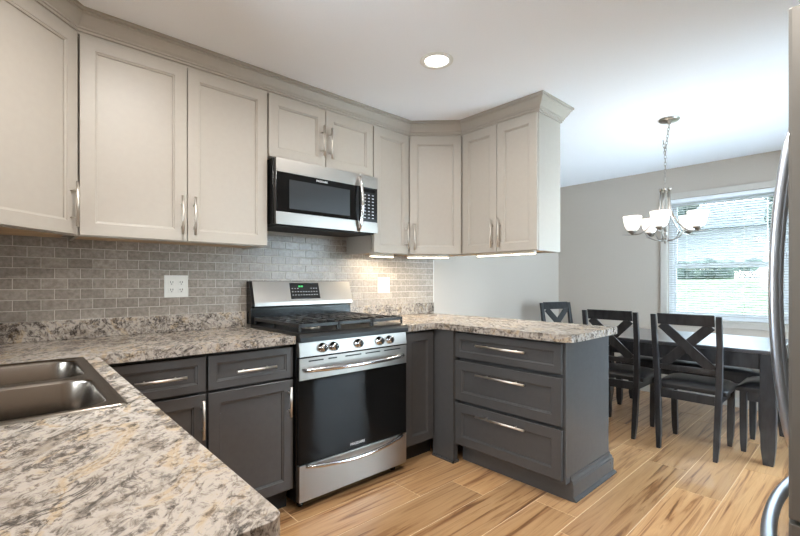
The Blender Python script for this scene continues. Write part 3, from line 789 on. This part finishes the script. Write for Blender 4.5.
def on_slope(name, x0, x1, s0, s1, off0, off1, mat, parent, mb=None, done=True):
    mb = mb or MB(); lo = [slope(s0, off0), slope(s1, off0)]; hi = [slope(s0, off1), slope(s1, off1)]
    mb.hexa([(x0, lo[0].y, lo[0].z), (x1, lo[0].y, lo[0].z), (x1, lo[1].y, lo[1].z), (x0, lo[1].y, lo[1].z)],
            [(x0, hi[0].y, hi[0].z), (x1, hi[0].y, hi[0].z), (x1, hi[1].y, hi[1].z), (x0, hi[1].y, hi[1].z)])
    return obj(name, mb, mat, parent) if done else mb
dp = on_slope('display_panel', .272, .490, .10, .84, .0035, .006, 'black', rg)
mb = None
for rrow in range(3):
    for c in range(10):
        if rrow == 0 and 2 < c < 7: continue
        xx = .284+c*.0200
        mb = on_slope('', xx, xx+.009, .34+rrow*.15, .375+rrow*.15, .0062, .0066, '', None, mb, False)
obj('buttons', mb, 'keys', dp)
mb = None
for xx in (.335, .343, .353, .361): mb = on_slope('', xx, xx+.006, .22, .30, .0062, .0066, '', None, mb, False)
obj('clock_digits', mb, 'green', dp)
# control panel with knobs (front)
ft = YF-.0005
obj('knob_panel', MB().hexa([(X0+.003, -.672, .795), (X1-.003, -.672, .795), (X1-.003, ft, .795), (X0+.003, ft, .795)], [(X0+.003, -.662, .870), (X1-.003, -.662, .870), (X1-.003, ft, .870), (X0+.003, ft, .870)]), 'steel', rg, bevel=.002)
ax = Matrix.Rotation(math.radians(90-7), 3, 'X')
for kx in (.145, .215, .381, .535, .612):
    k_ = obj('knob', MB().lathe([(.026, 0), (.026, .004), (.021, .007), (.0195, .024), (.017, .0275), (.0, .0275)], (kx, -.6675, .833), 28, axis=ax), 'chrome', rg)
    obj('knob_grip', MB().box(kx-.0045, kx+.0045, -.7035, -.6955, .8175, .8525), 'blackmatte', k_, bevel=.0015)
# oven door
dr = obj('oven_door', MB().box(X0+.003, X1-.003, -.664, ft, .243, .788), 'black', rg, bevel=.002)
mb = MB().box(X0+.003, X1-.003, -.6695, -.6645, .676, .788)
obj('door_trim', mb, 'steel', dr, bevel=.0015)
mb = MB()
for k, (a0, a1) in enumerate(((.06, .15), (.18, .235), (.29, .40), (.43, .54), (.57, .70))): mb.box(a0, a1, -.6705, -.6697, .768, .775)
obj('vent_slots', mb, 'shadow', dr)
obj('door_glass', MB().box(X0+.004, X1-.004, -.6685, -.6645, .244, .6755), 'ovenglass', dr, bevel=.001)
def bow(x0, x1, yw, out, z, n=14):
    pts = []
    for i in range(n+1):
        s = i/n; pts.append((x0+(x1-x0)*s, yw-out*(math.sin(PI*s)**.55), z))
    return pts
obj('handle', MB().tube(bow(X0+.035, X1-.035, -.6695, .052, .727), .0125, 12), 'chrome', dr)
text_mesh('badge', 'FRIGIDAIRE', .020, 'letters', dr, (.375, -.6692, .272), (1, 0, 0), (0, 0, 1))
wd = obj('storage_drawer', MB().box(X0+.003, X1-.003, -.668, ft, .052, .238), 'steel', rg, bevel=.002)
pts = [(X0+.04+(X1-X0-.08)*i/14, -.668-.040*(math.sin(PI*i/14)**.6), .222-.022*math.sin(PI*i/14)+.008) for i in range(15)]
obj('handle', MB().tube(pts, .0105, 12), 'chrome', wd)

# ================================================================== MICROWAVE
mw = thing('microwave', 'stainless over-the-range microwave with black glass door', 'microwave', (.381, -.2, 1.50))
Z0, Z1, YM = 1.502, 1.882, -.372
obj('body', MB().box(.003, .757, YM, -.009, Z0+.008, Z1), 'black', mw, bevel=.002)
obj('bottom_grille', MB().hexa([(.02, YM+.004, Z0-.004), (.74, YM+.004, Z0-.004), (.74, -.02, Z0+.004), (.02, -.02, Z0+.004)], [(.005, YM+.002, Z0+.0075), (.755, YM+.002, Z0+.0075), (.755, -.012, Z0+.0075), (.005, -.012, Z0+.0075)]), 'shadow', mw)
fy = YM-.0005
md = obj('door', MB().box(.006, .598, -.402, fy, Z0+.004, Z1-.002), 'black', mw, bevel=.003)
obj('top_trim', MB().box(.006, .598, -.406, -.4025, 1.802, Z1-.002), 'steel', md, bevel=.001)
obj('bottom_trim', MB().box(.006, .598, -.406, -.4025, Z0+.004, 1.577), 'steel', md, bevel=.001)
obj('window', MB().box(.012, .560, -.4045, -.4025, 1.5785, 1.8005), 'ovenglass', md)
obj('window_mesh', MB().box(.09, .52, -.4050, -.4046, 1.60, 1.765), 'cookblack', md)
text_mesh('badge', 'FRIGIDAIRE', .016, 'letters', md, (.31, -.4055, 1.785), (1, 0, 0), (0, 0, 1))
pts = [(.592, -.406-.042*(math.sin(PI*i/16)**.6), Z0+.012+(Z1-Z0-.03)*i/16) for i in range(17)]
obj('handle', MB().tube(pts, .0115, 12), 'chrome', md)
cp = obj('control_panel', MB().box(.6015, .754, -.402, fy, Z0+.004, Z1-.002), 'black', mw, bevel=.003)
obj('top_trim', MB().box(.6015, .754, -.406, -.4025, 1.802, Z1-.002), 'steel', cp, bevel=.001)
obj('bottom_trim', MB().box(.6015, .754, -.406, -.4025, Z0+.004, 1.577), 'steel', cp, bevel=.001)
mb = MB()
for r_ in range(8):
    for c in range(3): mb.box(.637+c*.034, .652+c*.034, -.4032, -.4024, 1.600+r_*.0215, 1.606+r_*.0215)
obj('keypad', mb, 'keys', cp)
obj('display', MB().box(.636, .730, -.4034, -.4024, 1.772, 1.792), 'ovenglass', cp)
mw.scale = (.978, .955, 1)

# ================================================================== RECESSED LIGHTS
def can(label, x, y, power):
    t = thing('recessed_light', label, 'lamp', (x, y, ZC), 'recessed ceiling lights')
    obj('trim_ring', MB().lathe([(.088, -.0005), (.086, -.005), (.066, -.007), (.062, -.002), (.062, -.0005)], (x, y, ZC), 40), 'white', t)
    obj('lens', MB().lathe([(.0, -.0045), (.05, -.004), (.0615, -.0015)], (x, y, ZC), 40), 'canlens', t)
    l = bpy.data.lights.new('can', 'AREA'); l.shape = 'DISK'; l.size = .12; l.energy = power; l.color = (1, .97, .93)
    lo = bpy.data.objects.new('can_glow', l); COL.objects.link(lo); lo.parent = t; lo.location = (0, 0, -.012)
can('bright round recessed light in the kitchen ceiling', .590, -1.077, LK['can_main'])
can('unseen recessed ceiling light added for fill over the sink corner', -.62, -1.15, LK['can'])  # this can and the next two are unseen, added as fill light
can('unseen recessed ceiling light added for fill before the refrigerator', .35, -2.1, LK['can'])
can('unseen recessed ceiling light added for fill behind the camera', -.75, -2.55, LK['can'])

# ================================================================== CHANDELIER
cx0, cy0 = 2.411, -1.628
ch = thing('chandelier', 'brushed nickel five-arm chandelier with lit white glass shades', 'chandelier', (cx0, cy0, ZC))
cax, cay = 2.433, -1.648
obj('canopy', MB().lathe([(.066, -.0008), (.066, -.008), (.058, -.016), (.03, -.022), (.012, -.026), (.010, -.036), (0, -.036)], (cax, cay, ZC), 32), 'pewter', ch)
def chain(p, q_, n):
    mb = MB(); p = Vector(p); q_ = Vector(q_); d_ = (q_-p).normalized(); st = (q_-p).length/n
    s1 = d_.cross(Vector((1, 0, 0))).normalized(); s2_ = d_.cross(s1)
    for i in range(n):
        c = p+(q_-p)*((i+.5)/n); sd = s1 if i % 2 else s2_
        mb.tube([c+d_*math.cos(t_)*st*.72+sd*math.sin(t_)*.0065 for t_ in [2*PI*k/12 for k in range(12)]], .0017, 6, closed=True)
    return mb
obj('chain', chain((cax, cay, ZC-.036), (2.41, -1.629, 2.12), 8), 'pewter', ch)
obj('chain', chain((2.41, -1.629, 2.12), (cx0, cy0, 1.862), 10), 'pewter', ch)
obj('spare_chain', chain((2.402, -1.618, 2.20), (2.409, -1.628, 2.10), 4), 'pewter', ch)
mb = MB().lathe([(0, 0), (.004, 0), (.006, .012), (.012, .018), (.012, .03), (.024, .036), (.024, .046), (.013, .052), (.013, .075), (.02, .085), (.008, .094), (.008, .37), (.024, .376), (.024, .384), (.010, .392), (.006, .404), (0, .406)], (cx0, cy0, 1.455), 28)
obj('centre_column', mb, 'pewter', ch)
base_a = math.atan2(-2.6221-cy0, -1.0801-cx0)
# angle measured so that the first shade faces the camera, the others 72 degrees apart
for k in range(5):
    an = base_a + math.radians(-8 + 72*k)
    dx, dy = math.cos(an), math.sin(an)
    P = lambda r_, z: (cx0+dx*r_, cy0+dy*r_, z)
    sx, sy = P(.210, 0)[:2]
    zc = 1.548
    mb = MB()
    mb.tube([P(.030, 1.845), P(.031, 1.78), P(.034, 1.72), P(.05, 1.66), P(.085, 1.60), P(.12, 1.558), P(.16, 1.534), P(.215, 1.527), P(.275, 1.530)], [.0085, .0085, .008, .007, .006, .006, .006, .0055, .003], 8, flat=.7)
    mb.tube([P(.022, 1.478), P(.06, 1.482), P(.10, 1.502), P(.135, 1.548)], .005, 8)
    am = obj('arm', mb, 'pewter', ch)
    obj('top_collar', MB().lathe([(.0115, 0), (.0115, .018)], P(.030, 1.838), 12, close=True), 'pewter', am)
    cu = obj('shade_cup', MB().lathe([(.006, -.018), (.010, -.012), (.028, .0), (.033, .010), (.031, .0105), (.02, .001)], (sx, sy, zc), 24), 'pewter', am)
    sh = obj('shade', MB().lathe([(.0, .004), (.024, .006), (.038, .018), (.051, .045), (.058, .078), (.063, .115), (.0615, .116), (.0560, .078), (.0490, .046), (.036, .020), (.023, .009), (0, .008)], (sx, sy, zc), 32), 'bulbglow', am)
    l = bpy.data.lights.new('bulb', 'POINT'); l.energy = LK['chand']; l.color = (1, .86, .7); l.shadow_soft_size = .03
    lo = bpy.data.objects.new('bulb_glow', l); COL.objects.link(lo); lo.parent = ch; lo.location = (sx-cx0, sy-cy0, zc+.14-ZC)

# ================================================================== BLIND
bl = thing('window_blind', 'white horizontal slat blind lowered over the dining window', 'blind', (XE+.03, (WY0+WY1)/2, WZ1))
ya, yb = WY0+.008, WY1-.008
obj('headrail', MB().box(XE+.004, XE+.046, ya, yb, WZ1-.040, WZ1-.001), 'vinyl', bl, bevel=.003)
mb = MB(); nsl = 49; tilt = math.radians(14)
for i in range(nsl):
    z = WZ1-.052-i*.0236
    pts = []
    for s in (-1, -.33, .33, 1):
        pts.append((XE+.025+s*.0125*math.cos(tilt), z - s*.0125*math.sin(tilt) + .0016*(1-s*s)))
    A = [mb.bm.verts.new((x, ya+.003, zz)) for x, zz in pts]; B = [mb.bm.verts.new((x, yb-.003, zz)) for x, zz in pts]
    A2 = [mb.bm.verts.new((x, ya+.003, zz-.0007)) for x, zz in pts]; B2 = [mb.bm.verts.new((x, yb-.003, zz-.0007)) for x, zz in pts]
    for j in range(3):
        mb.bm.faces.new((A[j], A[j+1], B[j+1], B[j])); mb.bm.faces.new((A2[j], A2[j+1], B2[j+1], B2[j]))
    mb.bm.faces.new((A[0], B[0], B2[0], A2[0])); mb.bm.faces.new((A[3], B[3], B2[3], A2[3]))
M['slat'] = paint('white_slats', srgb(200, 200, 198), .5, 20, 0, .01)
obj('slats', mb, 'slat', bl)
obj('bottom_rail', MB().box(XE+.013, XE+.037, ya+.002, yb-.002, WZ0+.010, WZ0+.024), 'vinyl', bl, bevel=.002)
for yy in (yb-.16, yb-.62, yb-1.1, ya+.16):
    obj('ladder_cord', MB().tube([(XE+.0105, yy, WZ1-.04), (XE+.0105, yy, WZ0+.024)], .0008, 5).tube([(XE+.0395, yy, WZ1-.04), (XE+.0395, yy, WZ0+.024)], .0008, 5), 'white', bl)
# hanging feeder outside the window
fx, fy_ = 4.55, -1.93
fd = thing('hanging_feeder', 'white hanging bird feeder on a cord outside the dining window', 'bird feeder', (fx, fy_, 1.40))
obj('cord', MB().tube([(fx, fy_, 1.36), (fx, fy_, 2.35)], .004, 6), 'white', fd)
obj('roof', MB().lathe([(0, .07), (.02, .065), (.10, -.02), (.095, -.03), (0, -.03)], (fx, fy_, 1.30), 24), 'white', fd)
obj('seed_tube', MB().lathe([(0, 0), (.05, 0), (.05, -.10), (.075, -.11), (.02, -.16), (0, -.17)], (fx, fy_, 1.27), 24), 'white', fd)
obj('eaves_bracket', MB().box(4.11, 4.58, fy_-.01, fy_+.01, 2.35, 2.37), 'white', fd)

# ================================================================== DINING SET
def leg_mb(x, y, w, z1, z0=0, sx=0, sy=0, taper=.72, d=None):
    """square leg, tapering in its lower third; sx, sy: offset of the foot"""
    mb = MB(); d = d or w; h = w/2; hd = d/2; bm = mb.bm
    lv = [(z1, 1, 0), (z0+(z1-z0)*.4, 1, .35), (z0+(z1-z0)*.15, .92, .7), (z0, taper, 1)]
    rings = []
    for z, s, k in lv:
        cx, cy = x+sx*k, y+sy*k
        rings.append([bm.verts.new((cx+a*h*s, cy+b*hd*s, z)) for a, b in ((-1, -1), (1, -1), (1, 1), (-1, 1))])
    bm.faces.new(rings[0]); bm.faces.new(rings[-1][::-1])
    for A, B in zip(rings, rings[1:]):
        for i in range(4): bm.faces.new((A[i], A[(i+1) % 4], B[(i+1) % 4], B[i]))
    return mb
def cushion(x0, x1, y0, y1, z0, z1):
    mb = MB(); bm = mb.bm; n = 10; top = []; 
    for i in range(n+1):
        row = []
        for j in range(n+1):
            u, v_ = i/n, j/n
            e = min(1, min(u, 1-u)*6)**.5 * min(1, min(v_, 1-v_)*6)**.5
            row.append(bm.verts.new((x0+(x1-x0)*u, y0+(y1-y0)*v_, z0+(z1-z0)*(.45+.55*e))))
        top.append(row)
    for i in range(n):
        for j in range(n):
            f = bm.faces.new((top[i][j], top[i+1][j], top[i+1][j+1], top[i][j+1])); f.smooth = True
    per = [top[i][0] for i in range(n)]+[top[n][j] for j in range(n)]+[top[i][n] for i in range(n, 0, -1)]+[top[0][j] for j in range(n, 0, -1)]
    low = [bm.verts.new((p.co.x, p.co.y, z0)) for p in per]
    for i in range(len(per)): f = bm.faces.new((per[i], per[(i+1) % len(per)], low[(i+1) % len(per)], low[i]))
    bm.faces.new(low)
    return mb
def bar(p, q_, w, t, nrm):
    """flat bar from p to q, width w in the plane, thickness t along nrm"""
    p, q_ = Vector(p), Vector(q_); d_ = (q_-p).normalized(); n_ = Vector(nrm).normalized(); s_ = d_.cross(n_).normalized()
    mb = MB(); mb.hexa([p-s_*w/2-n_*t/2, p+s_*w/2-n_*t/2, p+s_*w/2+n_*t/2, p-s_*w/2+n_*t/2], [q_-s_*w/2-n_*t/2, q_+s_*w/2-n_*t/2, q_+s_*w/2+n_*t/2, q_-s_*w/2+n_*t/2])
    return mb
def make_chair(label):
    """local: back at x=0, front at +x, width along y"""
    t = thing('dining_chair', label, 'chair', (0, 0, 0), 'x-back dining chairs')
    hw = .184
    def post(s):
        mb = MB(); bm = mb.bm; rings = []
        for z, x, w, dd in ((0, -.012, .026, .030), (.10, .004, .034, .040), (.42, .018, .036, .046), (.50, .016, .036, .044), (.75, -.012, .034, .036), (.955, -.045, .032, .028)):
            hz = .166+(.191-.166)*min(z/.8, 1)
            rings.append([bm.verts.new((x+a_*dd/2, s*hz+b_*w/2, z)) for a_, b_ in ((-1, -1), (1, -1), (1, 1), (-1, 1))])
        bm.faces.new(rings[0][::-1]); bm.faces.new(rings[-1])
        for A, B in zip(rings, rings[1:]):
            for i in range(4): bm.faces.new((A[i], A[(i+1) % 4], B[(i+1) % 4], B[i]))
        return mb
    for s in (-1, 1): obj('back_leg', post(s), 'darkwood', t, bevel=.003, local=True)
    for s in (-1, 1): obj('leg', leg_mb(.395, s*(hw-.006), .040, .425, sy=-s*.008, taper=.7), 'darkwood', t, bevel=.003, local=True)
    i_ = hw-.0175
    ap = MB().box(.375, .397, -hw+.020, hw-.020, .360, .420).box(.012, .034, -i_, i_, .360, .420).box(.040, .374, hw-.024, hw-.006, .360, .420).box(.040, .374, -hw+.006, -hw+.024, .360, .420)
    obj('apron', ap, 'darkwood', t, bevel=.002, local=True)
    obj('seat', cushion(.042, .432, -.215, .215, .426, .485), 'leather', t, local=True)
    br = MB()
    br.hexa([(-.034, -i_, .885), (-.034, i_, .885), (-.016, i_, .885), (-.016, -i_, .885)], [(-.052, -i_, .962), (-.052, i_, .962), (-.034, i_, .962), (-.034, -i_, .962)])
    obj('top_rail', br, 'darkwood', t, bevel=.003, local=True)
    lr = MB().hexa([(.003, -i_, .562), (.003, i_, .562), (.021, i_, .562), (.021, -i_, .562)], [(-.003, -i_, .600), (-.003, i_, .600), (.015, i_, .600), (.015, -i_, .600)])
    obj('lower_rail', lr, 'darkwood', t, bevel=.003, local=True)
    n_ = (1, 0, .11)
    obj('cross_slat', bar((.005, -i_+.022, .598), (-.027, i_-.022, .888), .062, .012, n_), 'darkwood', t, bevel=.0015, local=True)
    obj('cross_slat', bar((.012, i_-.022, .598), (-.020, -i_+.022, .888), .062, .012, n_), 'darkwood', t, bevel=.0015, local=True)
    return t
def copy_thing(src, label):
    c = src.copy(); COL.objects.link(c); c['label'] = label
    for ch_ in list(src.children):
        d_ = ch_.copy(); COL.objects.link(d_); d_.parent = c
        for g_ in list(ch_.children):
            e_ = g_.copy(); COL.objects.link(e_); e_.parent = d_
    return c
c1 = make_chair('dark x-back dining chair in front of the window, seen from behind, fully in view')
c1.location = (2.348, -1.775, 0); c1.rotation_euler = (0, 0, 0)
c2 = copy_thing(c1, 'dark x-back dining chair seen from behind, partly hidden by the peninsula'); c2.location = (2.398, -1.258, 0)
c3 = copy_thing(c1, 'dark x-back dining chair at the far end of the table by the plain wall'); c3.location = (3.29, -.358, 0); c3.rotation_euler = (0, 0, math.radians(-90-18))
c4 = copy_thing(c1, 'dark dining chair at the near end of the table beside the refrigerator'); c4.location = (2.87, -2.425, 0); c4.rotation_euler = (0, 0, math.radians(90))

tb = thing('dining_table', 'charcoal wooden rectangular dining table below the window', 'table', (2.91, -1.47, 0))
TX0, TX1, TY0, TY1, TZ = 2.490, 3.335, -2.225, -.84, .741
obj('tabletop', MB().box(TX0-.006, TX1+.006, TY0-.006, TY1+.006, TZ-.024, TZ), 'darktop', tb, bevel=.004)
mb = MB().box(TX0+.008, TX0+.030, TY0+.082, TY1-.082, TZ-.125, TZ-.0245).box(TX1-.030, TX1-.008, TY0+.082, TY1-.082, TZ-.125, TZ-.0245)
mb.box(TX0+.082, TX1-.082, TY0+.008, TY0+.030, TZ-.125, TZ-.0245).box(TX0+.082, TX1-.082, TY1-.030, TY1-.008, TZ-.125, TZ-.0245)
obj('apron', mb, 'darkwood', tb, bevel=.002)
for lx in (TX0+.042, TX1-.042):
    for ly in (TY0+.042, TY1-.042):
        obj('leg', leg_mb(lx, ly, .080, TZ-.0245, taper=.66), 'darkwood', tb, bevel=.003)
bn = thing('dining_bench', 'long low dining bench with black padded seat on the window side', 'bench', (3.43, -1.53, 0))
BX0, BX1, BY0, BY1 = 3.225, 3.60, -2.09, -.97
obj('seat', cushion(BX0, BX1, BY0, BY1, .430, .485), 'leather', bn)
mb = MB().box(BX0+.012, BX0+.032, BY0+.056, BY1-.056, .355, .4295).box(BX1-.032, BX1-.012, BY0+.056, BY1-.056, .355, .4295).box(BX0+.056, BX1-.056, BY0+.012, BY0+.032, .355, .4295).box(BX0+.056, BX1-.056, BY1-.032, BY1-.012, .355, .4295)
obj('apron', mb, 'darkwood', bn, bevel=.002)
for lx in (BX0+.03, BX1-.03):
    for ly in (BY0+.03, BY1-.03): obj('leg', leg_mb(lx, ly, .050, .4295, taper=.6), 'darkwood', bn, bevel=.003)

# ================================================================== REFRIGERATOR
FX0, FX1, FYB = .180, 1.090, -3.25
fr = thing('refrigerator', 'stainless french-door refrigerator at the right edge, seen from its side', 'refrigerator', (.635, -2.9, 0))
obj('body', MB().box(FX0+.006, FX1-.006, FYB, -2.575, .03, 1.745), 'fridge_side', fr, bevel=.004)
for sx in (FX0+.06, FX1-.06):
    for sy in (FYB+.06, -2.64): obj('foot', MB().lathe([(.022, 0), (.022, .0295)], (sx, sy, 0), 16, close=True), 'black', fr)
def fdoor(name, x0, x1, z0, z1):
    def yf(x): return -2.502 + .014*(1-((x-.635)/.455)**2)
    n = 14
    front = [(x0+(x1-x0)*i/n, yf(x0+(x1-x0)*i/n)) for i in range(n+1)]
    pts = [(x0, -2.570)] + [(x0, yf(x0)-.006)] + [(x0+.004, yf(x0+.004))] + front[1:-1] + [(x1-.004, yf(x1-.004)), (x1, yf(x1)-.006), (x1, -2.570)]
    return obj(name, MB().prism(pts, z0, z1), 'fridge_door', fr, bevel=.002)
d1 = fdoor('door', FX0, .6335, .665, 1.783); d2 = fdoor('door', .6365, FX1, .665, 1.783); d3 = fdoor('freezer_drawer', FX0, FX1, .06, .655)
for dd, hx in ((d1, .588), (d2, .682)):
    n = 20; pts = []
    for i in range(n+1):
        s = i/n; pts.append((hx, -2.476 + .046*(math.sin(PI*s)**.7), .70+.93*s))
    obj('handle', MB().tube(pts, .0128, 12), 'handle_steel', dd)
pts = [(.25+.77*i/20, -2.484 + .058*(math.sin(PI*i/20)**.6) + .0*i, .505) for i in range(21)]
obj('handle', MB().tube(pts, .018, 12), 'handle_steel', d3)
obj('hinge_cover', MB().box(FX0+.001, FX0+.09, -2.562, -2.520, 1.7835, 1.800), 'black', fr, bevel=.002)
obj('hinge_bracket', MB().box(FX0-.004, FX0-.0005, -2.560, -2.527, 1.725, 1.787), 'black', fr, bevel=.001)
obj('toe_grille', MB().box(FX0+.02, FX1-.02, -2.60, -2.577, .0, .028), 'black', fr)
